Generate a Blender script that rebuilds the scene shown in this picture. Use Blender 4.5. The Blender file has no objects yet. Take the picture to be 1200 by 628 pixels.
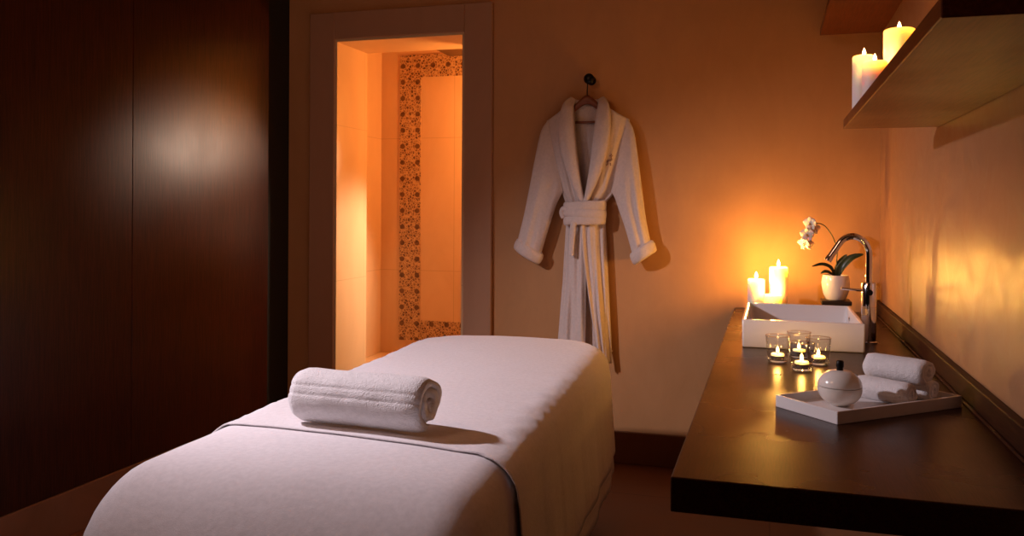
import bpy, bmesh, math, random
from mathutils import Vector, Matrix, noise
random.seed(7)
PI = math.pi
S = bpy.context.scene
COL = S.collection

# ------------------------------------------------------------------ camera, world, lights, exposure
cam = bpy.data.cameras.new('camera')
cam_o = bpy.data.objects.new('camera', cam); COL.objects.link(cam_o)
cam.sensor_width = 36.0; cam.lens = 30.0; cam.clip_start = .02
cam.shift_y = -68.4/1200
cam_o.matrix_world = (Matrix.Translation((0, 0, 1.2)) @ Matrix.Rotation(math.radians(16.9), 4, 'Z')
                      @ Matrix.Rotation(PI/2, 4, 'X') @ Matrix.Rotation(math.radians(0.3), 4, 'Z'))
S.camera = cam_o
S.view_settings.view_transform = 'Standard'
S.view_settings.look = 'None'
S.view_settings.gamma = 1
S.view_settings.use_curve_mapping = False
S.view_settings.exposure = 0.0

W = bpy.data.worlds.new('world'); S.world = W; W.use_nodes = True
W.node_tree.nodes['Background'].inputs['Color'].default_value = (1, .62, .42, 1)
W.node_tree.nodes['Background'].inputs['Strength'].default_value = .003

def lamp(name, kind, loc, watts, color, radius=.05, aim=None, cone=60, blend=.5, size=None):
    l = bpy.data.lights.new(name, kind); l.energy = watts; l.color = color
    if kind == 'AREA':
        l.size = size
    else:
        l.shadow_soft_size = radius
    if kind == 'SPOT':
        l.spot_size = math.radians(cone); l.spot_blend = blend
    o = bpy.data.objects.new(name, l); COL.objects.link(o); o.location = loc
    if aim is not None:
        o.rotation_euler = (Vector(aim)-Vector(loc)).to_track_quat('-Z', 'Y').to_euler()
    return o

lamp('treatment_spot', 'SPOT', (-2.22, 1.72, 1.98), 152, (1, .87, .97), .045, (-.72, 2.62, .44), 87, .85)
lamp('added_fill', 'AREA', (-1.7, .7, 2.6), 8.0, (1, .50, .30), aim=(-.8, 3.9, 1.2), size=.6)  # unseen area fill, added to lift the robe and far wall; not a room lamp
lamp('shower_lamp', 'POINT', (-1.25, 4.62, 1.75), 28, (1, .42, .11), .06)
lamp('shower_spot', 'SPOT', (-1.40, 4.56, 1.57), 44, (1, .72, .54), .05, (-2.45, 3.38, 1.38), 33, .7)
lamp('doorway_spot', 'SPOT', (-1.38, 4.43, 1.15), 48, (1, .73, .50), .06, (-2.2, 4.20, .80), 80, .7)

# ------------------------------------------------------------------ material helpers
def lin(c):
    return tuple((x/12.92 if x <= .04045 else ((x+.055)/1.055)**2.4) for x in c)

class Mat:
    def __init__(s, name, color=(.8,.8,.8), rough=.5, metal=0., spec=.5, **kw):
        s.m = bpy.data.materials.new(name); s.m.use_nodes = True
        s.t = s.m.node_tree; s.b = s.t.nodes['Principled BSDF']
        s.b.inputs['Base Color'].default_value = (*color, 1)
        s.b.inputs['Roughness'].default_value = rough
        s.b.inputs['Metallic'].default_value = metal
        s.b.inputs['Specular IOR Level'].default_value = spec
        for k, v in kw.items():
            s.b.inputs[k.replace('_', ' ')].default_value = v
        s.co = None; s.last_bump = None
    def n(s, t, **kw):
        x = s.t.nodes.new(t)
        for k, v in kw.items(): setattr(x, k, v)
        return x
    def l(s, a, b): s.t.links.new(a, b)
    def coord(s, scale=(1,1,1), rot=(0,0,0)):
        tc = s.n('ShaderNodeTexCoord'); mp = s.n('ShaderNodeMapping')
        mp.inputs['Scale'].default_value = scale; mp.inputs['Rotation'].default_value = rot
        s.l(tc.outputs['Object'], mp.inputs['Vector']); return mp.outputs['Vector']
    def noise(s, vec, scale, detail=4, rough=.5, dist=0):
        x = s.n('ShaderNodeTexNoise'); s.l(vec, x.inputs['Vector'])
        x.inputs['Scale'].default_value = scale; x.inputs['Detail'].default_value = detail
        x.inputs['Roughness'].default_value = rough; x.inputs['Distortion'].default_value = dist
        return x.outputs['Fac']
    def ramp(s, fac, stops):
        r = s.n('ShaderNodeValToRGB'); s.l(fac, r.inputs['Fac']); e = r.color_ramp.elements
        while len(e) < len(stops): e.new(.5)
        for k, (p, c) in enumerate(stops):
            e[k].position = p; e[k].color = (*c, 1) if len(c) == 3 else c
        return r.outputs['Color']
    def mix(s, fac, a, b, mode='MIX'):
        x = s.n('ShaderNodeMix', data_type='RGBA', blend_type=mode)
        for sock, v in ((0, fac), (6, a), (7, b)):
            if hasattr(v, 'is_linked'): s.l(v, x.inputs[sock])
            elif sock == 0: x.inputs[0].default_value = v
            else: x.inputs[sock].default_value = (*v, 1)
        return x.outputs[2]
    def color(s, sock): s.l(sock, s.b.inputs['Base Color']); return s
    def rough(s, fac, lo, hi):
        r = s.n('ShaderNodeMapRange'); s.l(fac, r.inputs[0])
        r.inputs[1].default_value = .3; r.inputs[2].default_value = .7
        r.inputs[3].default_value = lo; r.inputs[4].default_value = hi
        s.l(r.outputs[0], s.b.inputs['Roughness']); return s
    def bump(s, fac, strength=.3, dist=.01):
        b = s.n('ShaderNodeBump'); s.l(fac, b.inputs['Height'])
        b.inputs['Strength'].default_value = strength; b.inputs['Distance'].default_value = dist
        if s.last_bump is not None: s.l(s.last_bump, b.inputs['Normal'])
        s.last_bump = b.outputs['Normal']; s.l(s.last_bump, s.b.inputs['Normal']); return s

def plaster(name, a, b, r0, r1, bumpy, streak=(1.2, 1.2, .5), spec=.5):
    m = Mat(name, a, r0, spec=spec); v = m.coord(); vs = m.coord(streak)
    n1 = m.noise(v, 2.2, 5, .6, .4); n2 = m.noise(vs, 9, 6, .65, .6)
    m.color(m.ramp(m.mix(.5, m.ramp(n1, [(0,(0,0,0)),(1,(1,1,1))]), m.ramp(n2, [(0,(0,0,0)),(1,(1,1,1))])), [(.35, a), (.65, b)]))
    m.rough(n2, r0, r1); m.bump(n2, bumpy, .02); m.bump(m.noise(v, 60, 3), bumpy*.3, .003)
    return m.m
def wood(name, a, b, r0, r1, axis='Z', fine=1., bumpy=.12, spec=.5):
    sc = {'X': (1.2, 22, 22), 'Y': (22, 1.2, 22), 'Z': (22, 22, 1.2)}[axis]
    m = Mat(name, a, r0, spec=spec); v = m.coord(tuple(k*fine for k in sc))
    n1 = m.noise(v, 1.6, 6, .6, .3); n2 = m.noise(v, 9, 3, .5); n3 = m.noise(m.coord(), 3, 3)
    m.color(m.mix(.55, m.ramp(n1, [(.3, a), (.7, b)]), m.ramp(n2, [(.35, tuple(x*.6 for x in a)), (.65, b)])))
    m.rough(n3, r0, r1); m.bump(n2, bumpy, .002); m.bump(n1, bumpy*.5, .004)
    return m.m
def cloth(name, c, bumpy=.5, scale=350, sheen=.3, low=.25):
    m = Mat(name, c, .95, spec=.1); v = m.coord()
    vo = m.n('ShaderNodeTexVoronoi'); m.l(v, vo.inputs['Vector']); vo.inputs['Scale'].default_value = scale
    m.bump(m.noise(v, 28, 4, .6), low, .01)
    m.bump(vo.outputs['Distance'], bumpy, .003); m.bump(m.noise(v, scale*.45, 3, .7), bumpy, .003)
    m.b.inputs['Sheen Weight'].default_value = sheen; m.b.inputs['Sheen Roughness'].default_value = .5
    n = m.noise(v, 90, 3); m.color(m.ramp(n, [(.3, tuple(x*.9 for x in c)), (.7, c)]))
    return m.m

M = {}
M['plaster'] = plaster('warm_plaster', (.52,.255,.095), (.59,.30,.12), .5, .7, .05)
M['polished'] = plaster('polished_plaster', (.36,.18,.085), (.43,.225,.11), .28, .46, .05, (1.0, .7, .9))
M['ceil'] = plaster('ceiling_paint', (.42,.27,.16), (.46,.30,.18), .8, .9, .05)
M['panel'] = wood('dark_panel_wood', (.022,.0052,.0022), (.055,.0115,.004), .29, .36, 'Z', .9, .10, .2)
M['gap'] = Mat('dark_gap', (.006,.004,.003), .8).m
M['counter'] = wood('wenge_counter', (.022,.0066,.0022), (.052,.016,.0055), .24, .34, 'Y', 1.6, .14, .18)
M['upstand'] = wood('wenge_upstand', (.028,.008,.003), (.055,.017,.006), .5, .6, 'Y', 1.2, .06, .12)
M['shelf'] = wood('mahogany_shelf', (.12,.026,.005), (.18,.042,.009), .30, .42, 'Y', 1.0, .08, .25)
M['hanger'] = wood('hanger_wood', (.20,.055,.02), (.30,.09,.035), .35, .45, 'X', 2.0, .05)
M['block'] = wood('dark_block_wood', (.012,.006,.004), (.02,.01,.006), .4, .5, 'X', 1.0, .05)

def stone(name, a, b, tile, r0, r1, joint=.0018, veins=(1,1,.35)):
    m = Mat(name, a, r0); v = m.coord(veins); vw = m.coord()
    n1 = m.noise(v, 3, 6, .62, .8); n2 = m.noise(vw, 40, 3)
    c = m.ramp(n1, [(.3, a), (.7, b)])
    if tile:
        br = m.n('ShaderNodeTexBrick'); br.offset = 0
        tc = m.n('ShaderNodeTexCoord'); sp = m.n('ShaderNodeSeparateXYZ'); cb = m.n('ShaderNodeCombineXYZ')
        m.l(tc.outputs['Object'], sp.inputs[0])
        add = m.n('ShaderNodeMath', operation='ADD')
        ax, ay = tile[2]
        m.l(sp.outputs[ax], cb.inputs[0]); m.l(sp.outputs[ay], cb.inputs[1])
        m.l(cb.outputs[0], br.inputs['Vector'])
        br.inputs['Scale'].default_value = 1; br.inputs['Mortar Size'].default_value = joint
        br.inputs['Brick Width'].default_value = tile[0]; br.inputs['Row Height'].default_value = tile[1]
        br.inputs['Mortar Smooth'].default_value = .2
        c = m.mix(br.outputs['Fac'], c, tuple(x*.82 for x in a))
        m.bump(br.outputs['Fac'], -.1, .002)
    m.color(c); m.rough(n1, r0, r1); m.bump(n2, .04, .003)
    return m.m
M['shower_back'] = stone('shower_travertine', (.66,.44,.23), (.74,.52,.29), (.62,.82,(0,2)), .35, .5)
M['shower_side'] = stone('shower_side_stone', (.66,.45,.25), (.74,.53,.31), (.62,.82,(1,2)), .35, .5)
M['frame'] = stone('door_surround_stone', (.42,.225,.125), (.49,.27,.155), None, .5, .65)
M['floor'] = stone('floor_stone', (.20,.085,.036), (.27,.12,.055), (.9,.9,(0,1)), .34, .48, .004, (1,1,1))
M['base'] = stone('baseboard_stone', (.19,.085,.038), (.25,.115,.055), None, .4, .55, .004, (1,1,1))

def mosaic():
    m = Mat('mosaic_tile', (.3,.2,.1), .35); v = m.coord((1,0.0,1))
    def vor(scale, feature='F1', rnd=1., off=(0,0,0)):
        mp = m.n('ShaderNodeMapping'); mp.inputs['Location'].default_value = off; m.l(v, mp.inputs['Vector'])
        x = m.n('ShaderNodeTexVoronoi', feature=feature); m.l(mp.outputs[0], x.inputs['Vector'])
        x.inputs['Scale'].default_value = scale; x.inputs['Randomness'].default_value = rnd; return x
    edge = vor(62, 'DISTANCE_TO_EDGE', .8); cell = vor(62, 'F1', .8)
    off = (2.222-.07+.05, 0, .01); star = vor(10, 'F1', 0, off)
    tone = m.ramp(cell.outputs['Color'], [(.2,(.13,.055,.022)),(.5,(.36,.20,.08)),(.8,(.22,.12,.05))])
    d = star.outputs['Distance']
    tone = m.mix(m.ramp(d, [(.13,(.7,.7,.7)),(.17,(0,0,0))]), tone, (.075,.024,.010))
    grout = m.mix(m.ramp(d, [(.14,(0,0,0)),(.18,(1,1,1))]), (0,0,0), m.ramp(edge.outputs['Distance'], [(.05,(1,1,1)),(.13,(0,0,0))]))
    ringf = m.ramp(d, [(.17,(0,0,0)),(.19,(.5,.5,.5)),(.21,(.5,.5,.5)),(.24,(0,0,0))])
    c = m.mix(grout, tone, (.60,.40,.20)); c = m.mix(ringf, c, (.55,.36,.17))
    m.color(c); m.bump(edge.outputs['Distance'], .3, .003)
    return m.m
M['mosaic'] = mosaic()

M['terry'] = cloth('white_terry', (.83,.80,.80), .42, 420, .25, .22)
M['terry_thick'] = cloth('thick_white_terry', (.83,.80,.80), .5, 300, .3, .3)
M['sheet'] = cloth('white_sheet', (.83,.79,.80), .14, 600, .2, .10)
M['blanket'] = cloth('white_fleece', (.83,.79,.80), .22, 500, .3, .16)
M['robe'] = cloth('robe_terry', (.80,.67,.61), .45, 320, .3, .2)
M['thread'] = Mat('embroidery_thread', (.22,.10,.11), .8).m
M['vinyl'] = Mat('table_vinyl', (.25,.2,.17), .5).m
M['ceramic'] = Mat('white_ceramic', (.80,.77,.75), .12, Coat_Weight=.4, Coat_Roughness=.05).m
M['cream'] = Mat('cream_glaze', (.78,.72,.64), .16, Coat_Weight=.3, Coat_Roughness=.06).m
M['lacquer'] = Mat('white_lacquer', (.78,.73,.70), .28).m
M['chrome'] = Mat('chrome', (.82,.82,.84), .06, 1.0).m
M['dark_metal'] = Mat('dark_metal', (.02,.018,.017), .35, .8).m
M['bronze'] = Mat('bronze_plate', (.24,.15,.08), .4, .8).m
M['alu'] = Mat('tealight_aluminium', (.8,.8,.8), .25, 1.0).m
M['leaf'] = Mat('orchid_leaf', (.018,.03,.009), .35).m
M['stem'] = Mat('orchid_stem', (.06,.07,.02), .5).m
M['petal'] = Mat('orchid_petal', (.85,.76,.70), .6, Subsurface_Weight=.3, Subsurface_Scale=.01).m
M['lip'] = Mat('orchid_lip', (.75,.42,.12), .6).m
M['soil'] = Mat('bark_soil', (.03,.018,.01), .95).m
M['wick'] = Mat('wick', (.01,.008,.006), .9).m
wx = Mat('candle_wax', (.92,.85,.80), .45, Subsurface_Weight=1.0, Subsurface_Scale=.05)
wx.b.inputs['Subsurface Radius'].default_value = (1.0, .7, .45); M['wax'] = wx.m
def flame_mat():
    m = bpy.data.materials.new('flame'); m.use_nodes = True; t = m.node_tree; t.nodes.clear()
    o = t.nodes.new('ShaderNodeOutputMaterial'); e = t.nodes.new('ShaderNodeEmission'); tr = t.nodes.new('ShaderNodeBsdfTransparent'); a = t.nodes.new('ShaderNodeAddShader')
    e.inputs['Color'].default_value = (1, .62, .22, 1); e.inputs['Strength'].default_value = 14
    t.links.new(e.outputs[0], a.inputs[0]); t.links.new(tr.outputs[0], a.inputs[1]); t.links.new(a.outputs[0], o.inputs['Surface'])
    m.cycles.emission_sampling = 'NONE'
    return m
M['flame'] = flame_mat()
def glass_mat():
    m = bpy.data.materials.new('thin_glass'); m.use_nodes = True; t = m.node_tree; t.nodes.clear()
    o = t.nodes.new('ShaderNodeOutputMaterial'); g = t.nodes.new('ShaderNodeBsdfGlossy'); tr = t.nodes.new('ShaderNodeBsdfTransparent')
    lw = t.nodes.new('ShaderNodeLayerWeight'); lw.inputs['Blend'].default_value = .5; pw = t.nodes.new('ShaderNodeMath'); pw.operation = 'POWER'; pw.inputs[1].default_value = 4; f = t.nodes.new('ShaderNodeMath'); f.operation = 'MULTIPLY_ADD'; f.inputs[1].default_value = .85; f.inputs[2].default_value = .07; t.links.new(lw.outputs['Facing'], pw.inputs[0]); t.links.new(pw.outputs[0], f.inputs[0]); x = t.nodes.new('ShaderNodeMixShader')
    g.inputs['Roughness'].default_value = .03; tr.inputs['Color'].default_value = (.985,.985,.98,1)
    t.links.new(f.outputs[0], x.inputs[0]); t.links.new(tr.outputs[0], x.inputs[1]); t.links.new(g.outputs[0], x.inputs[2]); t.links.new(x.outputs[0], o.inputs['Surface'])
    return m
M['glass'] = glass_mat()
M['thick_glass'] = Mat('thick_glass', (1,1,1), .02, Transmission_Weight=1.0, IOR=1.45).m

# ------------------------------------------------------------------ geometry helpers
def obj(name, bm, mat, parent=None, smooth=False, angle=None):
    bmesh.ops.recalc_face_normals(bm, faces=bm.faces)
    me = bpy.data.meshes.new(name); bm.to_mesh(me); bm.free()
    me.materials.append(M[mat] if isinstance(mat, str) else mat)
    if smooth:
        for p in me.polygons: p.use_smooth = True
        if angle: 
            try: me.set_sharp_from_angle(angle=math.radians(angle))
            except Exception: pass
    o = bpy.data.objects.new(name, me); COL.objects.link(o)
    if parent: o.parent = parent
    return o
def tag(o, label, cat=None, group=None):
    o['label'] = label
    if cat: o['category'] = cat
    if group: o['group'] = group
    return o
def thing(name, label, cat, loc=(0,0,0), rz=0, group=None):
    o = bpy.data.objects.new(name, None); COL.objects.link(o); o.empty_display_size = .05
    o.location = loc; o.rotation_euler = (0, 0, rz)
    return tag(o, label, cat, group)
def struct(name, bm, mat, parent=None, **kw):
    o = obj(name, bm, mat, parent, **kw); o['kind'] = 'structure'; return o
def dup(root, loc, rz=None, label=None, group=None):
    r = root.copy(); COL.objects.link(r); r.location = loc
    if rz is not None: r.rotation_euler = (0, 0, rz)
    if label: r['label'] = label
    if group: r['group'] = group
    for ch in [c for c in bpy.data.objects if c.parent == root]:
        c = ch.copy(); COL.objects.link(c); c.parent = r
        for g in [d for d in bpy.data.objects if d.parent == ch]:
            d = g.copy(); COL.objects.link(d); d.parent = c
    return r
def new(): return bmesh.new()
def box(bm, a, b, bev=0, seg=2):
    r = bmesh.ops.create_cube(bm, size=1)
    vs = r['verts']
    for v in vs:
        v.co = Vector([(a[k]+b[k])/2 + v.co[k]*(b[k]-a[k]) for k in range(3)])
    if bev:
        es = list({e for v in vs for e in v.link_edges})
        bmesh.ops.bevel(bm, geom=es, offset=bev, segments=seg, affect='EDGES', profile=.5)
    return bm
def lathe(bm, prof, n=48, center=(0,0,0), squash=None):
    rings = []
    for r, z in prof:
        if r < 1e-6: rings.append([bm.verts.new((center[0], center[1], center[2]+z))])
        else: rings.append([bm.verts.new((center[0]+r*math.cos(2*PI*k/n), center[1]+r*math.sin(2*PI*k/n), center[2]+z)) for k in range(n)])
    for A, B in zip(rings, rings[1:]):
        for k in range(n):
            k2 = (k+1) % n
            if len(A) == 1 and len(B) == 1: continue
            if len(A) == 1: bm.faces.new((A[0], B[k], B[k2]))
            elif len(B) == 1: bm.faces.new((A[k], A[k2], B[0]))
            else: bm.faces.new((A[k], A[k2], B[k2], B[k]))
    return bm
def loft(bm, loops, cap=True, closed=False):
    R = [[bm.verts.new(p) for p in L] for L in loops]
    n = len(R[0]); pairs = list(zip(R, R[1:])) + ([(R[-1], R[0])] if closed else [])
    for A, B in pairs:
        for k in range(n):
            k2 = (k+1) % n; bm.faces.new((A[k], A[k2], B[k2], B[k]))
    if cap and not closed:
        bm.faces.new(R[0][::-1]); bm.faces.new(R[-1])
    return bm
def catmull(P, per=6):
    P = [Vector(p) for p in P]; out = []
    for k in range(len(P)-1):
        p0 = P[max(k-1, 0)]; p1 = P[k]; p2 = P[k+1]; p3 = P[min(k+2, len(P)-1)]
        for j in range(per):
            t = j/per
            out.append(.5*((2*p1) + (p2-p0)*t + (2*p0-5*p1+4*p2-p3)*t*t + (3*p1-p0-3*p2+p3)*t**3))
    out.append(P[-1]); return out
def tube(bm, path, rad, n=12, closed=False, cap=True):
    path = [Vector(p) for p in path]; loops = []
    N = len(path); ref = None
    for i, p in enumerate(path):
        a = path[(i-1) % N] if (closed or i > 0) else p; b = path[(i+1) % N] if (closed or i < N-1) else p
        t = (b-a).normalized()
        if ref is None:
            ref = t.orthogonal().normalized()
        ref = (ref - t*ref.dot(t)).normalized(); s = t.cross(ref)
        r = rad(i/(N-1)) if callable(rad) else rad
        loops.append([p + ref*(r*math.cos(2*PI*k/n)) + s*(r*math.sin(2*PI*k/n)) for k in range(n)])
    return loft(bm, loops, cap, closed)
def grid(bm, f, nu, nv):
    V = [[bm.verts.new(f(i/nu, j/nv)) for i in range(nu+1)] for j in range(nv+1)]
    for j in range(nv):
        for i in range(nu):
            bm.faces.new((V[j][i], V[j][i+1], V[j+1][i+1], V[j+1][i]))
    return bm
def lerp(a, b, t): return a+(b-a)*t
def sm(t): t = max(0, min(1, t)); return t*t*(3-2*t)
def curve(pts, t):
    """piecewise smooth lookup: pts = [(t, value...)]"""
    for A, B in zip(pts, pts[1:]):
        if t <= B[0]:
            u = (t-A[0])/(B[0]-A[0]); return [lerp(x, y, u) for x, y in zip(A[1:], B[1:])]
    return list(pts[-1][1:])
def mods(o, sub=0, solid=0, off=-1):
    if solid:
        m = o.modifiers.new('thickness', 'SOLIDIFY'); m.thickness = solid; m.offset = off
    if sub:
        m = o.modifiers.new('smooth', 'SUBSURF'); m.levels = sub; m.render_levels = sub
    return o

# ------------------------------------------------------------------ the setting
XL, XR, D, ZC = -2.453, .455, 4.04, 2.75
DX0, DX1, DZ = -2.197, -1.474, 2.088     # doorway
YS, SXL, SY, SXR = 4.368, -2.35, 4.90, -.75   # reveal depth, shower room
struct('floor', box(new(), (-2.75, -1.5, -.1), (XR+.2, SY+.1, 0)), 'floor')
struct('ceiling', box(new(), (-2.75, -1.5, ZC), (XR+.2, SY+.1, ZC+.1)), 'ceil')
bm = new()
box(bm, (-2.75, D, 0), (DX0, YS, ZC)); box(bm, (DX1, D, 0), (XR+.2, YS, ZC)); box(bm, (DX0, D, DZ), (DX1, YS, ZC))
struct('wall_far', bm, 'plaster')
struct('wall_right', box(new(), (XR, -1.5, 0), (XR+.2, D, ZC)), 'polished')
struct('wall_left', box(new(), (XL-.3, -1.5, 0), (XL-.03, D, ZC)), 'gap')
# reveal linings (the stone lining of the doorway)
bm = new()
box(bm, (DX0-.001, D-.02, 0), (DX0+.012, YS+.001, DZ-.012)); box(bm, (DX1-.012, D-.02, 0), (DX1+.001, YS+.001, DZ-.012)); box(bm, (DX0-.001, D-.02, DZ-.012), (DX1+.001, YS+.001, DZ))
struct('trim_1', bm, 'shower_side')['label'] = 'pale stone lining of the doorway reveal'
# stone surround
bm = new(); w = .148
for a, b in (((DX0-w, 0), (DX0, DZ+w-.005)), ((DX1, 0), (DX1+w, DZ+w-.005)), ((DX0, DZ), (DX1, DZ+w-.005))):
    box(bm, (a[0], D-.028, a[1]), (b[0], D+.001, b[1]), .004, 1)
struct('trim_2', bm, 'frame')['label'] = 'stone surround framing the lit doorway'
# shower room
bm = new(); box(bm, (SXL-.1, SY, 0), (SXR+.1, SY+.1, ZC)); struct('wall_shower_back', bm, 'shower_back')
struct('wall_shower_left', box(new(), (SXL-.1, YS, 0), (SXL, SY, ZC)), 'shower_side')
struct('wall_shower_right', box(new(), (SXR, YS, 0), (SXR+.1, SY, ZC)), 'shower_side')
struct('ceiling_shower', box(new(), (SXL, YS, 2.36), (SXR, SY, 2.42)), 'shower_side')
struct('trim_3', box(new(), (SXL, 4.46, 0), (SXR, SY, .30), .008), 'shower_side')['label'] = 'low stone ledge along the back of the shower'
bm = new(); mx0, mx1, mz0, mz1, mw = -2.222, -1.02, .385, 2.158, .14
box(bm, (mx0, SY-.006, mz0), (mx0+mw, SY, mz1)); box(bm, (mx1-mw, SY-.006, mz0), (mx1, SY, mz1))
box(bm, (mx0+mw, SY-.006, mz1-mw), (mx1-mw, SY, mz1)); box(bm, (mx0+mw, SY-.006, mz0), (mx1-mw, SY, mz0+mw*.9))
struct('trim_4', bm, 'mosaic')['label'] = 'mosaic tile border on the shower wall'
# skirtings
bm = new(); box(bm, (DX1+w, D-.018, 0), (XR, D, .15), .003, 1); struct('baseboard_far', bm, 'base')
struct('baseboard_left', box(new(), (XL-.03, -1.5, 0), (XL+.004, D, .165), .003, 1), 'base')

# left wall panels
def wall_panel(y0, y1, dx, label):
    o = obj('wall_panel', box(new(), (XL-.03, y0+.0007, .166), (XL+dx, y1-.0007, ZC-.005), .0012, 1), 'panel')
    tag(o, label, 'wall panel', 'dark wood wall panels')
wall_panel(2.835, 3.80, 0, 'tall dark wood wall panel with the soft glow, next to the doorway')
wall_panel(1.87, 2.835, -.001, 'tall dark wood wall panel in deep shadow at the left edge of view')

# ------------------------------------------------------------------ massage table with its fitted sheet, and the blanket
ANG = math.radians(3.0); BC = (-.962, 2.335)
def outline(hw, hl, rc, n=200):
    """rounded rectangle: list of (point, normal)"""
    segs = []; out = []
    cx, cy = hw-rc, hl-rc
    per = 2*(2*cx+2*cy)+2*PI*rc
    def at(s):
        s %= per
        for (x, y, a) in ((cx, -cy, 0), (cx, cy, 1), (-cx, cy, 2), (-cx, -cy, 3)):
            L = 2*cy if a % 2 == 0 else 2*cx
            nx, ny = ((1,0),(0,1),(-1,0),(0,-1))[a]; tx, ty = -ny, nx
            if s < L: return (x+nx*rc+tx*s, y+ny*rc+ty*s), (nx, ny)
            s -= L
            if s < PI/2*rc:
                th = s/rc; b = math.atan2(ny, nx)+th
                ex, ey = x+tx*L, y+ty*L
                return (ex+rc*math.cos(b), ey+rc*math.sin(b)), (math.cos(b), math.sin(b))
            s -= PI/2*rc
        return (x, y), (1, 0)
    s0 = per-PI/2*rc-cx
    for k in range(n): out.append((*at(s0+per*k/n), per*k/n))
    return out
def drape(hw, hl, rc, ztop, zhem, rr, flare, fold, seed, n=260, wob=.004, crown=.012, off=0., edge=None, ruffle=0.):
    RR = lambda q: rs; rs = rr
    bm = new(); O = [((p[0]+q[0]*off, p[1]+q[1]*off), q, s_) for (p, q, s_) in outline(hw, hl, rc, n)]; rings = []
    def lift(x, y):
        return edge(x, y) if edge else 0.
    def wobble(x, y, z): return noise.noise(Vector((x*3.1+seed, y*3.1, z*3)))*wob + noise.noise(Vector((x*9+seed, y*9, z*7)))*wob*.35 + (ruffle*(noise.noise(Vector((x*30, y*24, 4)))+.5*noise.noise(Vector((x*60, y*70, 9))))*math.exp(-((abs(x)-hw+rs*.7)/.055)**2) if ruffle else 0)
    def crownz(x, y): return crown*(1-(x/hw)**2)
    NI = 12
    for i in range(NI):                          # top, from the spine outwards
        t = i/NI; ring = []
        for (p, nn, s) in O:
            rr = RR(nn); e = (p[0]-nn[0]*rr, p[1]-nn[1]*rr); sp = (0, max(-(hl-hw), min(hl-hw, e[1])))
            x, y = lerp(sp[0], e[0], t), lerp(sp[1], e[1], t)
            ring.append((x, y, ztop+crownz(x, y)+wobble(x, y, 0)))
        rings.append(ring)
    for i in range(9):
        a = PI/2*i/8; ring = []
        for (p, nn, s) in O:
            rr = RR(nn); d = -rr*(1-math.sin(a))+lift(*p)*math.sin(a)**2; x, y = p[0]+nn[0]*d, p[1]+nn[1]*d
            g = wobble(x, y, 0)
            ring.append((x, y, ztop+crownz(x, y)*(1-a/PI*2)-rr*(1-math.cos(a))+g))
        rings.append(ring)
    NS = 16
    for i in range(1, NS+1):
        t = i/NS; ring = []
        for (p, nn, s) in O:
            rr = RR(nn); zh = zhem + .02*noise.noise(Vector((s*1.7, 9, seed)))
            z = lerp(ztop-rr, zh, t); ta = (ztop-rr-z)/(ztop-rr-.19)
            f = noise.noise(Vector((s*2.2+seed, ta*.5, seed)))*.6+math.sin(s*19+2.5*noise.noise(Vector((s*1.3, 0, seed))))*.4*(.5+.5*noise.noise(Vector((s*.9, 5, seed))))
            d = flare*ta + fold*f*ta**.8 + wobble(p[0], p[1], 0) + lift(*p)
            ring.append((p[0]+nn[0]*d, p[1]+nn[1]*d, z))
        rings.append(ring)
    loft(bm, rings, cap=False)
    for v in bm.verts:                           # the padding falls away towards the foot end
        e = max(0, -.80-v.co.y); v.co.z -= 3.2*e*e*sm((v.co.z-zhem)/.25)
    bmesh.ops.remove_doubles(bm, verts=bm.verts, dist=.0004)
    return bm
table = thing('massage_table', 'long massage table under a white fitted sheet in the middle of the room', 'massage table', (*BC, 0), ANG)
bm = new(); box(bm, (-.31, -.76, .52), (.31, .95, .635), .03, 3); obj('padded_top', bm, 'vinyl', table, True, 40)
for sx in (-.28, .28):
    for sy in (-.66, .8):
        obj('leg', box(new(), (sx-.03, sy-.03, 0), (sx+.03, sy+.03, .52), .004, 1), 'shelf', table)
sh = obj('fitted_sheet', drape(.408, 1.095, .21, .662, .19, .085, .03, .02, 3.3), 'sheet', table, True)
mods(sh, 0, .004)
bm = drape(.408, 1.095, .21, .668, .262, .085, .03, .02, 3.3, n=520, off=.005, ruffle=.0045, edge=lambda x, y: .007*math.exp(-((y+.62)/.10)**2)*(1 if x > 0 else .2)+.003*(1+noise.noise(Vector((x*7, y*9, 2)))))
fold_y = -.56
bmesh.ops.bisect_plane(bm, geom=bm.verts[:]+bm.edges[:]+bm.faces[:], plane_co=(0, fold_y, 0), plane_no=(.147, 1, 0), clear_inner=True)
bk = obj('blanket', bm, 'blanket', None, True); mods(bk, 0, .003)
bk.location = (*BC, 0); bk.rotation_euler = (0, 0, ANG)
tag(bk, 'soft white blanket draped over the far part of the massage table', 'blanket')

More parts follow.
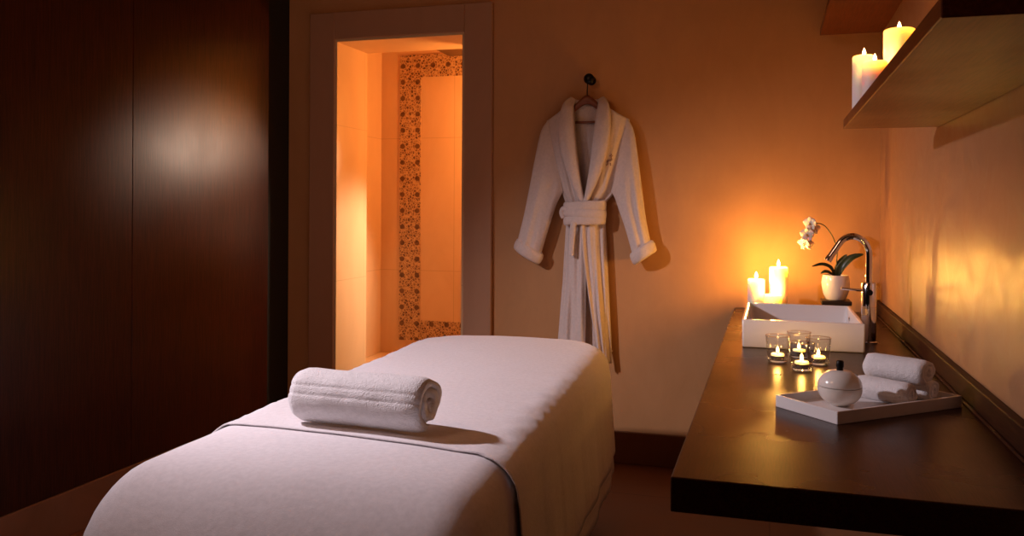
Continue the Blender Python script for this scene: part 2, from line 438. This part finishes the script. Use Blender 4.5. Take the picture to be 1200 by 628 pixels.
# ------------------------------------------------------------------ rolled towels
def rolled(L, R, turns, thick, seed, squash=.93, bands=(), nl=14, per=40, end=-.60*PI):
    """spiral roll lying along local x, resting on z=0"""
    bm = new(); nt = int(turns*per); outer = []; 
    r1 = R-thick*.5
    def ring_at(th, side, xl):
        q = th/(2*PI); th = th-2*PI*turns+end
        r = r1-thick*(turns-q)+side*thick*.47
        for (ba, bw, bd) in bands:
            if side > 0 and q > turns-1:
                da = (th-ba+PI) % (2*PI)-PI
                r -= bd*math.exp(-(da/bw)**2)
        e = abs(xl)*2; r2 = max(.0015, r)
        if side > 0 and q > turns-1.02: r2 -= R*.10*max(0, (e-.82)/.18)**2
        nz = noise.noise(Vector((xl*5+seed, math.cos(th)*2, math.sin(th)*2+q*3)))*R*.035
        x = xl*L + (0 if e < .95 else math.copysign(1, xl)*noise.noise(Vector((seed, q*6, side)))*R*.10)
        return Vector((x, (r2+nz)*math.cos(th), (r2+nz)*squash*math.sin(th)))
    V = {}
    for side in (1, -1):
        for j in range(nt+1):
            th = 2*PI*j/per - PI*.35 + (2*PI)*0
            for i in range(nl+1):
                V[side, j, i] = bm.verts.new(ring_at(2*PI*j/per, side, i/nl-.5))
    for side in (1, -1):
        for j in range(nt):
            for i in range(nl):
                q = (V[side,j,i], V[side,j,i+1], V[side,j+1,i+1], V[side,j+1,i])
                bm.faces.new(q)
    for j in range(nt):
        for i in (0, nl):
            bm.faces.new((V[1,j,i], V[1,j+1,i], V[-1,j+1,i], V[-1,j,i]))
    for i in range(nl):
        for j in (0, nt):
            bm.faces.new((V[1,j,i], V[1,j,i+1], V[-1,j,i+1], V[-1,j,i]))
    zmin = min(v.co.z for v in bm.verts)
    for v in bm.verts: v.co.z -= zmin
    return bm
big = obj('rolled_towel', rolled(.352, .0775, 2.55, .026, 1.7, .91, ((PI-.50, .06, .0026), (PI-.16, .06, .0030), (PI-.33, .13, .0012)), 20, 130), 'terry_thick', None, True)
big.location = (-.930, 1.858, .682); big.rotation_euler = (0, 0, math.radians(-4))
tag(big, 'large white terry towel rolled up on the massage table', 'rolled towel')

# ------------------------------------------------------------------ bathrobe on its hook
RX, YB = -.84, 4.022
hook = thing('wall_hook', 'round black hook on the wall holding the bathrobe hanger', 'wall hook', (RX+.010, D, 1.822))
bm = new(); lathe(bm, [(0,.0),(.022,.0),(.022,.006),(.008,.009),(.008,.05),(.018,.052),(.025,.060),(.025,.068),(.018,.074),(0,.076)], 32)
bmesh.ops.rotate(bm, verts=bm.verts, cent=(0,0,0), matrix=Matrix.Rotation(PI/2, 3, 'X'))
obj('knob', bm, 'dark_metal', hook, True, 50)
hg = thing('coat_hanger', 'reddish wooden coat hanger inside the bathrobe collar', 'coat hanger', (RX, 3.984, 1.617))
bm = new(); loops = []
for k in range(25):
    t = k/24*2-1; x = .125*t; z = .128-.12*math.sqrt(t*t+.03); hh = .023*(1-.5*abs(t)); 
    loops.append([(x, .011*math.cos(a), z+hh*math.sin(a)) for a in [2*PI*q/12 for q in range(12)]])
loft(bm, loops); obj('shoulder_bar', bm, 'hanger', hg, True)
obj('trouser_bar', tube(new(), [(-.12, 0, .0), (.12, 0, .0)], .006), 'hanger', hg, True)
obj('hook', tube(new(), catmull([(.0,0,.125),(.001,0,.165),(.003,0,.190),(.012,.0,.206),(.010,.004,.222),(-.002,.006,.226)], 6), .0028, 8), 'dark_metal', hg, True)

robe = thing('bathrobe', 'white bathrobe tied at the waist hanging from the wall hook', 'bathrobe', (RX, YB, 0))
def rp(x, d, z): return (x, -d, z)       # d = distance in front of the wall
outL = [(0,-.200,1.630),(.10,-.186,1.55),(.30,-.126,1.29),(.36,-.108,1.24),(.46,-.104,1.13),(.70,-.118,.86),(1,-.145,.52)]
outR = [(0,.200,1.628),(.10,.188,1.55),(.30,.130,1.28),(.36,.092,1.24),(.46,.088,1.13),(.70,.103,.86),(1,.124,.474)]
def panel(O, I, side, nu=36, nv=90, base=.018, amp=.052, fold=.007):
    def f(u, v):
        o = curve(O, v); i = curve(I, v)
        x = lerp(o[0], i[0], u); z = lerp(o[1], i[1], sm(u)*.3+u*.7)
        pinch = 1-.25*math.exp(-((z-1.19)/.07)**2)
        ph = side*2.1
        fo = fold*(.35+.65*sm(v*2.2))*(math.sin(u*13+ph+1.2*math.sin(z*5))+.6*math.sin(u*23+z*7+ph*2))
        d = base+.014*sm((z-1.27)/.12)+amp*math.sin(min(1, u*1.05+.08)*PI/2)*pinch + fo*min(1, u*6+.2)*(1+.8*sm((z-1.24)/.1)*sm((1.62-z)/.1))
        if z > 1.5: d *= lerp(1, .78, sm((z-1.5)/.2))
        d += .004*noise.noise(Vector((x*14, z*6, side)))
        return rp(x, max(d, .012), z)
    return grid(new(), f, nu, nv)
inL = [(0,-.062,1.708),(.10,-.052,1.60),(.30,-.020,1.33),(.36,-.004,1.24),(.46,.010,1.13),(.56,.006,.98),(1,.004,.53)]
inR = [(0,.062,1.705),(.10,.052,1.60),(.30,.016,1.33),(.36,-.008,1.24),(.46,-.02,1.13),(.56,-.004,.98),(1,.070,.49)]
mods(obj('front_panel', panel(outL, inL, -1), 'robe', robe, True), 0, .007)
mods(obj('front_panel', panel(outR, inR, 1, amp=.060), 'robe', robe, True), 0, .007)
def back(u, v):
    o = curve(outL, v); i = curve(outR, v)
    x = lerp(o[0], i[0], u); z = lerp(o[1], i[1], u) + (.072*max(0, 1-abs(u*2-1)*1.1)**.7*(1-v)**6 if v < .4 else 0)
    if v > .9: z = max(z, .535)
    return rp(x, .009+.012*math.sin(u*PI)+.003*math.sin(u*40), z)
mods(obj('back_panel', grid(new(), back, 40, 80), 'robe', robe, True), 0, .006)
# collar: two rolls running from the neck down to the belt
def strip(path, seedv, n=16):
    """path of (x, z, d, halfwidth, thickness); closed flattened loops lying across the strip"""
    P = catmull([(p[0], p[1], p[2]) for p in path], 8); Q = catmull([(p[3], p[4], 0) for p in path], 8); loops = []
    for k, p in enumerate(P):
        a = P[max(k-1, 0)]; b = P[min(k+1, len(P)-1)]
        tx, tz = (b-a)[0], (b-a)[1]; L = math.hypot(tx, tz); nx, nz = -tz/L, tx/L
        hw, th = Q[k][0], Q[k][1]
        loops.append([rp(p[0]+nx*hw*math.cos(q), p[2]+th*math.sin(q)+.002*noise.noise(Vector((p[1]*20, q, seedv))), p[1]+nz*hw*math.cos(q)) for q in [2*PI*j/n for j in range(n)]])
    return loft(new(), loops)
obj('collar', strip([(-.066,1.734,.034,.016,.011),(-.086,1.690,.070,.029,.014),(-.088,1.60,.088,.038,.015),(-.076,1.49,.098,.038,.014),(-.050,1.37,.098,.028,.012),(-.018,1.26,.082,.014,.010),(-.010,1.235,.080,.012,.009)], 1), 'robe', robe, True)
obj('collar', strip([(.066,1.731,.034,.016,.011),(.084,1.685,.073,.029,.014),(.086,1.60,.092,.038,.015),(.075,1.49,.103,.038,.014),(.050,1.37,.104,.028,.012),(.012,1.26,.086,.014,.010),(.002,1.235,.084,.012,.009)], 2), 'robe', robe, True)
obj('collar', strip([(-.066,1.712,.034,.016,.009),(-.040,1.704,.018,.022,.009),(0,1.700,.013,.024,.008),(.040,1.706,.018,.022,.009),(.066,1.710,.034,.016,.009)], 3), 'robe', robe, True)
def sleeve(s, path):
    """path of (outer x, z, inner x, z, depth, centre distance): loops fan round the armpit, then run down to the cuff"""
    A = catmull([(p[0], p[1], p[4]) for p in path], 10); B = catmull([(p[2], p[3], p[5]) for p in path], 10); loops = []; n = 44
    for k in range(len(A)):
        t = k/(len(A)-1); L = []
        cx, cz = (A[k][0]+B[k][0])/2, (A[k][1]+B[k][1])/2; hx, hz = (A[k][0]-B[k][0])/2, (A[k][1]-B[k][1])/2
        for j in range(n):
            q = 2*PI*j/n; g = sm(t*2.5)
            m = 1+g*(.10*math.sin(q*6+s*1.3+t*1.5)+.07*math.sin(q*9-t*4+s))
            c, e = math.cos(q), math.sin(q)*A[k][2]*m
            w2 = noise.noise(Vector((q*1.5, t*5, s*3)))*.004*g
            L.append(rp(cx+c*hx, max(.006, B[k][2]+e+w2), cz+c*hz))
        loops.append(L)
    return loft(new(), loops)
slL = obj('sleeve', sleeve(-1, [(-.192,1.632,-.116,1.290,.012,.036),(-.228,1.575,-.121,1.278,.022,.037),(-.256,1.44,-.130,1.26,.031,.040),(-.286,1.28,-.150,1.215,.037,.044),(-.308,1.17,-.180,1.12,.038,.046),(-.336,1.06,-.214,1.01,.038,.046),(-.344,1.035,-.222,.985,.037,.046)]), 'robe', robe, True)
slR = obj('sleeve', sleeve(1, [(.192,1.630,.120,1.285,.012,.036),(.222,1.575,.126,1.275,.022,.037),(.244,1.45,.136,1.255,.031,.040),(.268,1.27,.156,1.20,.036,.044),(.285,1.15,.188,1.11,.036,.046),(.305,1.055,.216,1.01,.036,.046),(.311,1.03,.222,.988,.036,.046)]), 'robe', robe, True)
def cuff(cx, cz, hw, ti, ax, seedv):
    loops = []; n = 36; prof = [(-.030,.90),(-.030,1.06),(-.022,1.20),(-.006,1.26),(.012,1.24),(.024,1.16),(.028,1.02),(.024,.86),(.0,.80)]
    for h, m in prof:
        L = []
        for j in range(n):
            q = 2*PI*j/n; mm = m*(1+.04*math.sin(q*4+seedv)+.05*noise.noise(Vector((q*2, h*30, seedv))))
            c, e = math.cos(q)*hw*mm, math.sin(q)*.037*mm
            L.append(rp(cx+c*math.cos(ti)+ax[0]*h, .046+e, cz+c*math.sin(ti)+ax[1]*h))
        loops.append(L)
    return loft(new(), loops)
obj('cuff', cuff(-.284, .998, .062, -.55, (-.45, -.9), 1.0), 'robe', slL, True)
obj('cuff', cuff(.272, 1.003, .052, .60, (.45, -.9), 2.0), 'robe', slR, True)
# belt: three wraps, and a hanging end
def ring(z, hw, dp, h, tilt, seedv):
    loops = []; N = 64
    for k in range(N):
        q = 2*PI*k/N; L = []
        for j in range(12):
            e = 2*PI*j/12
            rr = .007*math.cos(e); zz = h*math.sin(e)
            x = (hw+rr)*math.cos(q)-.007; dd = .050+(dp+rr)*math.sin(q)
            L.append(rp(x, max(dd, .008), z+zz+tilt*x+.003*noise.noise(Vector((q*2, seedv, 0)))))
        loops.append(L)
    return loft(new(), loops, closed=True)
belt = obj('belt', ring(1.218, .097, .044, .024, .05, 1), 'robe', robe, True)
obj('wrap', ring(1.185, .099, .047, .022, -.06, 2), 'robe', belt, True)
obj('wrap', ring(1.152, .096, .045, .022, .03, 3), 'robe', belt, True)
obj('tail', strip([(-.085,1.20,.075,.012,.006),(-.105,1.205,.070,.013,.007),(-.115,1.185,.066,.012,.006),(-.108,1.16,.064,.008,.005)], 4), 'robe', belt, True)
obj('tail', strip([(-.050,1.145,.096,.014,.006),(-.056,1.08,.096,.015,.006),(-.059,1.03,.094,.013,.006),(-.060,.985,.092,.012,.006)], 5), 'robe', belt, True)
em = new(); fp = bpy.data.objects['front_panel.001'].data.vertices
def on_chest(x, z):
    q = sorted((((v.co.x-x)**2+(v.co.z-z)**2, v.co.y) for v in fp))[:6]; w = [1/(d+1e-6) for d, y in q]
    return (x, sum(a*y for a, (d, y) in zip(w, q))/sum(w)-.0012, z)
for (dx, dz, L, b) in ((-.009,-.010,.030,.0045),(.0,.0,.034,-.005),(.009,.010,.030,.0045),(.004,-.018,.012,.003),(.006,.024,.012,-.003)):
    pts = [(.116+dx+.40*L*t-b*math.sin(t*PI*2), 1.432+dz+L*t*.9, 0) for t in (-.5,-.25,0,.25,.5)]
    tube(em, [on_chest(p[0], p[1]) for p in catmull(pts, 6)], .0017, 6)
obj('emblem', em, 'thread', robe, True)['label'] = 'small dark embroidered emblem on the chest'

# ------------------------------------------------------------------ vanity counter, shelves
CZ = .758; CX0 = -.158
vc = thing('vanity_counter', 'long dark wood wall counter carrying the sink and tray', 'counter', (0, 0, CZ))
obj('worktop', box(new(), (CX0, 1.432, -.058), (XR-.001, D-.001, 0), .0025, 2), 'counter', vc)
bm = new(); box(bm, (XR-.022, 1.432, .0), (XR-.001, D-.002, .056), .003, 2); box(bm, (XR-.030, 1.432, .0), (XR-.022, D-.002, .007), .002, 1)
bs = obj('backsplash', bm, 'upstand'); bs.location = (0, 0, CZ)
tag(bs, 'dark wood upstand strip running along the right wall above the counter', 'backsplash')
ls = obj('wall_shelf', box(new(), (.200, 1.165, 1.44), (XR-.001, 2.662, 1.468), .0015, 1), 'shelf')
tag(ls, 'lower reddish wood wall shelf holding three lit candles', 'shelf', 'wooden wall shelves')
us = obj('wall_shelf', box(new(), (.200, 1.6, 1.968), (XR-.001, 3.96, 1.996), .0015, 1), 'shelf')
tag(us, 'upper wood wall shelf whose corner shows at the top edge of view', 'shelf', 'wooden wall shelves')

# ------------------------------------------------------------------ sink and tap
sink = thing('vessel_sink', 'white rectangular ceramic sink standing on the dark counter', 'sink', (.097, 3.13, CZ))
bm = new(); hx, hy, hz, tr = .186, .268, .091, .013
def rrect(hx, hy, r, z, n=8):
    L = []
    for (sx, sy, a0) in ((1,1,0),(-1,1,PI/2),(-1,-1,PI),(1,-1,3*PI/2)):
        for k in range(n+1):
            a = a0+PI/2*k/n; L.append((sx*(hx-r)+r*math.cos(a), sy*(hy-r)+r*math.sin(a), z))
    return L
loft(bm, [rrect(hx-.012, hy-.012, .006, 0), rrect(hx-.003, hy-.003, .006, .001), rrect(hx-.001, hy-.001, .006, .004), rrect(hx, hy, .006, hz-.003), rrect(hx-.002, hy-.002, .006, hz-.0006), rrect(hx-.005, hy-.005, .006, hz),
          rrect(hx-tr+.002, hy-tr+.002, .010, hz), rrect(hx-tr, hy-tr, .010, hz-.002), rrect(hx-tr-.004, hy-tr-.004, .014, .034), rrect(hx-tr-.012, hy-tr-.012, .02, .022), rrect(hx-tr-.035, hy-tr-.035, .02, .018), rrect(.03, .03, .029, .014), rrect(.02, .02, .0199, .013)], cap=True)
obj('basin', bm, 'ceramic', sink, True, 50)
obj('drain', lathe(new(), [(0,.020),(.018,.020),(.021,.018),(.022,.014),(0,.013)], 24), 'chrome', sink, True, 50)
bm = new(); lathe(bm, [(0,.003),(.006,.003),(.008,.002),(.009,0),(0,0)], 20)
bmesh.ops.rotate(bm, verts=bm.verts, cent=(0,0,0), matrix=Matrix.Rotation(-PI/2, 3, 'Y')); bmesh.ops.translate(bm, verts=bm.verts, vec=(hx-tr-.003, .12, .058))
obj('overflow', bm, 'chrome', sink, True, 50)
fa = thing('faucet', 'tall chrome gooseneck faucet beside the white sink', 'faucet', (.315, 3.09, CZ))
obj('body', lathe(new(), [(0,0),(.027,0),(.027,.005),(.0235,.008),(.0235,.118),(.0225,.119),(.0225,.121),(.0235,.122),(.0235,.200),(.021,.204),(.012,.205),(0,.205)], 40), 'chrome', fa, True, 40)
pth = [(0,0,.19),(0,0,.24),(0,0,.285)]
for k in range(1, 15):
    a = k/14*math.radians(148); pth.append((-.052+.052*math.cos(a), -.002*k/14, .296+.062*math.sin(a)))
dx = Vector(pth[-1])-Vector(pth[-2]); dx.normalize()
e1 = Vector(pth[-1])+dx*.052; pth.append(tuple(Vector(pth[-1])+dx*.025)); pth.append(tuple(e1))
obj('spout', tube(new(), catmull(pth, 4), .0108, 24), 'chrome', fa, True, 60)
obj('aerator', tube(new(), [e1-dx*.004, e1-dx*.002, e1+dx*.012, e1+dx*.013], lambda t: .0125 if .1 < t < .95 else .011, 24), 'chrome', fa, True, 50)
obj('lever', tube(new(), catmull([(-.018,-.004,.176),(-.045,-.008,.179),(-.088,-.014,.182)], 5), lambda t: .0048-.001*t, 14), 'chrome', fa, True, 60)
bm = tube(new(), [(.0,-.0235,.172),(0,-.0275,.172)], .010, 20); obj('index_button', bm, 'dark_metal', fa, True, 50)

# ------------------------------------------------------------------ candles
CANDLE = (1, .46, .08)
def flame_bm(h, r):
    return lathe(new(), [(0,0),(r*.55,h*.06),(r*.9,h*.2),(r,h*.34),(r*.8,h*.55),(r*.45,h*.78),(r*.15,h*.94),(0,h)], 16)
def candle(x, y, z, R, H, label, group, watts, fh=.030):
    c = thing('pillar_candle', label, 'candle', (x, y, z), random.random()*6, group)
    pr = [(0,0),(R-.002,0),(R,.003),(R,H-.006),(R-.001,H-.002),(R-.004,H),(R-.009,H-.001),(R*.62,H-.006),(R*.25,H-.008),(0,H-.008)]
    obj('wax', lathe(new(), pr, 40), 'wax', c, True, 60)
    wk = obj('wick', tube(new(), [(0,0,H-.009),(0,0,H+.002),(.001,0,H+.006)], .0013, 8), 'wick', c, True)
    obj('flame', lathe_at(flame_bm(fh, fh*.24), H+.002), 'flame', wk, True)
    l = lamp('candle_light', 'POINT', (0,0,0), watts, CANDLE, .008); l.parent = c; l.location = (0, 0, H+.002+fh*.55)
    return c
def lathe_at(bm, z):
    bmesh.ops.translate(bm, verts=bm.verts, vec=(0,0,z)); return bm
gs = 'candles behind the sink'; gh = 'candles on the wall shelf'
candle(-.060, 3.81, CZ, .036, .150, 'lit cream pillar candle of middle height, left end of the trio behind the sink', gs, 3.7)
candle(.031, 3.825, CZ, .038, .203, 'tallest lit cream pillar candle of the trio behind the sink', gs, 4.2)
candle(.009, 3.74, CZ, .037, .092, 'shortest lit cream pillar candle of the trio behind the sink', gs, 2.6)
candle(.246, 2.565, 1.468, .031, .166, 'slim lit candle furthest along the wall shelf, nearest its far end', gh, .7, .02)
candle(.262, 2.455, 1.468, .0315, .131, 'shortest lit candle at the front edge of the wall shelf', gh, .7, .02)
candle(.330, 2.52, 1.468, .040, .226, 'thick and tallest lit candle on the wall shelf', gh, .9, .02)

# ------------------------------------------------------------------ tealights in glasses
def tealight_set(x, y, glabel, tlabel, first):
    g = thing('candle_glass', glabel, 'glass', (x, y, CZ), random.random()*6, 'tealight glasses on the counter')
    r0, r1, h = .028, .035, .078
    obj('tumbler', lathe(new(), [(0,0),(r0-.004,0),(r0,.003),(r1,h-.001),(r1-.0008,h),(r1-.0018,h-.0006),(r0-.0005,.014),(r0-.006,.0095),(0,.009)], 48), 'glass', g, True, 60)
    obj('base', lathe(new(), [(0,.0006),(r0-.005,.0006),(r0-.0012,.0034),(r0-.0008,.0075),(r0-.004,.0086),(0,.0086)], 48), 'thick_glass', g, True, 60)
    obj('rim', tube(new(), [((r1-.001)*math.cos(2*PI*k/48), (r1-.001)*math.sin(2*PI*k/48), h) for k in range(48)], .0013, 10, True), 'thick_glass', g, True)
    t = thing('tealight', tlabel, 'tealight', (x, y, CZ+.0096), random.random()*6, 'tealights burning in glasses')
    obj('cup', lathe(new(), [(0,0),(.0185,0),(.0192,.001),(.0192,.0095),(.0196,.010),(.0188,.010),(.0186,.008),(.018,.0015),(0,.001)], 36), 'alu', t, True, 50)
    obj('wax', lathe(new(), [(0,.0012),(.0178,.0012),(.0182,.0090),(.0186,.0105),(.0184,.0150),(.0172,.0166),(.013,.0158),(0,.0150)], 36), 'wax', t, True, 60)
    wk = obj('wick', tube(new(), [(0,0,.0145),(0,0,.019),(.0006,0,.021)], .0009, 8), 'wick', t, True)
    obj('flame', lathe_at(flame_bm(.016, .004), .019), 'flame', wk, True)
    l = lamp('tealight_light', 'POINT', (0,0,0), .27, CANDLE, .004); l.parent = t; l.location = (0,0,.029)
tealight_set(.020, 2.615, 'clear tealight glass at the left of the cluster in front of the sink', 'tealight burning in the left glass of the cluster', True)
tealight_set(.083, 2.500, 'clear tealight glass nearest the white jar, at the front of the cluster', 'tealight burning in the front glass of the cluster', False)
tealight_set(.132, 2.610, 'clear tealight glass at the right of the cluster, nearest the small towels', 'tealight burning in the right glass of the cluster', False)
tealight_set(.082, 2.712, 'clear tealight glass hidden partly behind the front one, closest to the sink', 'tealight burning in the glass closest to the sink', False)

# ------------------------------------------------------------------ tray, jar, small rolled towels
TA = math.radians(42.2); TC = (.213, 2.081)
bm = new(); a, b, th, h, fl = .190, .091, .006, .027, .008
loft(bm, [rrect(a-.001, b-.001, .002, 0, 2), rrect(a, b, .002, .001, 2), rrect(a, b, .002, h-.001, 2), rrect(a-.001, b-.001, .002, h, 2), rrect(a-th+.001, b-th+.001, .002, h, 2), rrect(a-th, b-th, .002, h-.001, 2), rrect(a-th-.001, b-th-.001, .002, fl, 2)])
tray = obj('serving_tray', bm, 'lacquer'); tray.location = (*TC, CZ); tray.rotation_euler = (0, 0, TA)
tag(tray, 'rectangular white lacquer tray with low rim on the counter', 'tray')
jar = thing('lidded_jar', 'round white lidded jar with dark knob standing on the tray', 'jar', (.149, 2.043, CZ+fl))
def prof(z0, z1, n):
    out = []
    for k in range(n+1):
        z = lerp(z0, z1, k/n); q = (z-.040)/.0405; out.append((.0475*max(0, 1-abs(q)**2.25)**.5, z))
    return out
obj('bowl', lathe(new(), [(0,0),(.017,0),(.019,.0012)]+prof(.0035, .0425, 14)+[(.044,.0428),(0,.0428)], 56), 'cream', jar, True, 60)
lid = obj('lid', lathe(new(), [(0,.0432),(.044,.0432),(.0468,.0438)]+prof(.0446, .0775, 14)+[(.007,.0785),(0,.0785)], 56), 'cream', jar, True, 60)
obj('knob', lathe(new(), [(0,.077),(.0075,.077),(.0072,.083),(.0088,.088),(.0085,.098),(.006,.1005),(0,.101)], 24), 'dark_metal', lid, True, 50)
RA = math.radians(-39.7); ax = (math.cos(RA), math.sin(RA)); pr = (-ax[1], ax[0])
tz = CZ+fl
def small(mx, my, z, L, R, seed, label, rot=0.):
    o = obj('rolled_towel', rolled(L, R, 2.4, R*.36, seed, .94, (), 10, 32), 'terry', None, True)
    o.location = (mx, my, z); o.rotation_euler = (0, 0, RA+rot); o['roll'] = 0
    tag(o, label, 'rolled towel', 'small rolled towels on the tray'); del o['roll']
small(.252, 2.120, tz, .130, .032, 4.1, 'small white rolled towel on the tray, next to the jar')
small(.252+.090*pr[0], 2.120+.090*pr[1], tz, .130, .031, 9.4, 'small white rolled towel on the tray, nearest the wall and half hidden')
small(.252+.044*pr[0]+.004, 2.120+.044*pr[1]+.002, tz+.042, .145, .0355, 6.6, 'small white rolled towel resting on top of two others', .06)

# ------------------------------------------------------------------ orchid
st = obj('plant_stand', box(box(new(), (.203, 3.79, CZ+.050), (.322, 3.91, CZ+.068), .003, 1), (.215, 3.80, CZ), (.310, 3.90, CZ+.050), .002, 1), 'block')
tag(st, 'small dark wooden block stand under the orchid pot', 'plant stand')
OC = (.262, 3.85, CZ+.068)
orc = thing('potted_orchid', 'white flowering orchid in a small white pot behind the faucet', 'orchid', OC)
obj('pot', lathe(new(), [(0,0),(.034,0),(.040,.004),(.050,.025),(.056,.055),(.057,.075),(.053,.098),(.050,.105),(.047,.104),(.050,.092),(.052,.075),(0,.070)], 48), 'ceramic', orc, True, 60)
obj('soil', lathe(new(), [(0,.072),(.051,.072),(.0495,.092),(.03,.096),(0,.098)], 32), 'soil', orc, True)
def leaf(path, w, curl=.3):
    P = catmull(path, 6); N = len(P)
    def f(u, v):
        k = min(N-1, int(round(v*(N-1)))); p = P[k]; a = P[max(k-1,0)]; b = P[min(k+1,N-1)]
        t = (b-a).normalized(); s = t.cross(Vector((.15,-.75,.65))).normalized(); up = s.cross(t)
        ww = w*(math.sin(PI*min(1, v*.93+.07))**.7)*(1 if v < .999 else .02)
        c = u*2-1
        return p + s*(ww*c) + up*(curl*ww*c*c)
    return grid(new(), f, 8, N-1)
for pts, wd in (([(.0,0,.094),(-.02,-.01,.135),(-.055,-.02,.150),(-.098,-.03,.140)], .009),
                ([(.0,0,.094),(-.025,-.02,.115),(-.045,-.03,.120),(-.062,-.03,.112)], .008),
                ([(.004,0,.094),(.022,-.01,.140),(.060,-.015,.178),(.108,-.02,.196)], .017),
                ([(.0,0,.094),(.008,.01,.135),(.024,.02,.165),(.046,.02,.192)], .012)):
    mods(obj('leaf', leaf(pts, wd), 'leaf', orc, True), 0, .0016, 0)
spk = catmull([(.0,.0,.094),(.004,0,.17),(.004,0,.215),(-.012,0,.265),(-.040,-.004,.307),(-.066,-.008,.322),(-.090,-.012,.318),(-.108,-.014,.296),(-.118,-.014,.262),(-.124,-.014,.235)], 6)
obj('stem', tube(new(), spk, .0022, 8), 'stem', orc, True)
def bloom(x, y, z, rot, tilt, s):
    bm = new()
    for k in range(5):
        a = 2*PI*k/5+PI/2; wd = (.62 if k in (1, 4) else .42)*s; L = s
        Rm = Matrix.Rotation(a-PI/2, 3, 'Y')
        V = []
        for j in range(7):
            row = []
            for i in range(7):
                v = j/6; u = i/6*2-1
                ww = wd*math.sin(PI*(v*.86+.10))**.75
                row.append(bm.verts.new(Rm @ Vector((u*ww, -.25*s*v*v+.20*s*u*u*v-.02*s, v*L))))
            V.append(row)
        for j in range(6):
            for i in range(6): bm.faces.new((V[j][i], V[j][i+1], V[j+1][i+1], V[j+1][i]))
    o = obj('bloom', bm, 'petal', orc, True); mods(o, 0, .0008, 0)
    o.location = (x, y, z); o.rotation_euler = (tilt, 0, rot)
    lp = new(); loft(lp, [[(.16*s*m*math.cos(q), -.12*s*k-.02*s, .14*s*m*math.sin(q)-.06*s*k) for q in [2*PI*j/10 for j in range(10)]] for k, m in ((0,.5),(1,1),(2,.9),(3,.4))])
    obj('lip', lp, 'lip', o, True)
bloom(-.104, -.030, .322, -.5, .15, .030)
bloom(-.088, -.022, .300, .5, .3, .026)
bloom(-.116, -.032, .276, -.2, .25, .030)
bloom(-.128, -.034, .238, -.6, .5, .028)
bloom(-.112, -.026, .232, .5, .5, .026)

# ------------------------------------------------------------------ rain shower head
shw = thing('shower_head', 'flat square rain shower head at the top of the lit doorway', 'shower head', (-1.715, 4.71, 2.130))
obj('plate', box(new(), (-.165, -.150, 0), (.165, .150, .014), .003, 1), 'bronze', shw)
obj('arm', tube(new(), [(0,0,.014),(0,0,.231)], .012, 16), 'bronze', shw, True, 50)
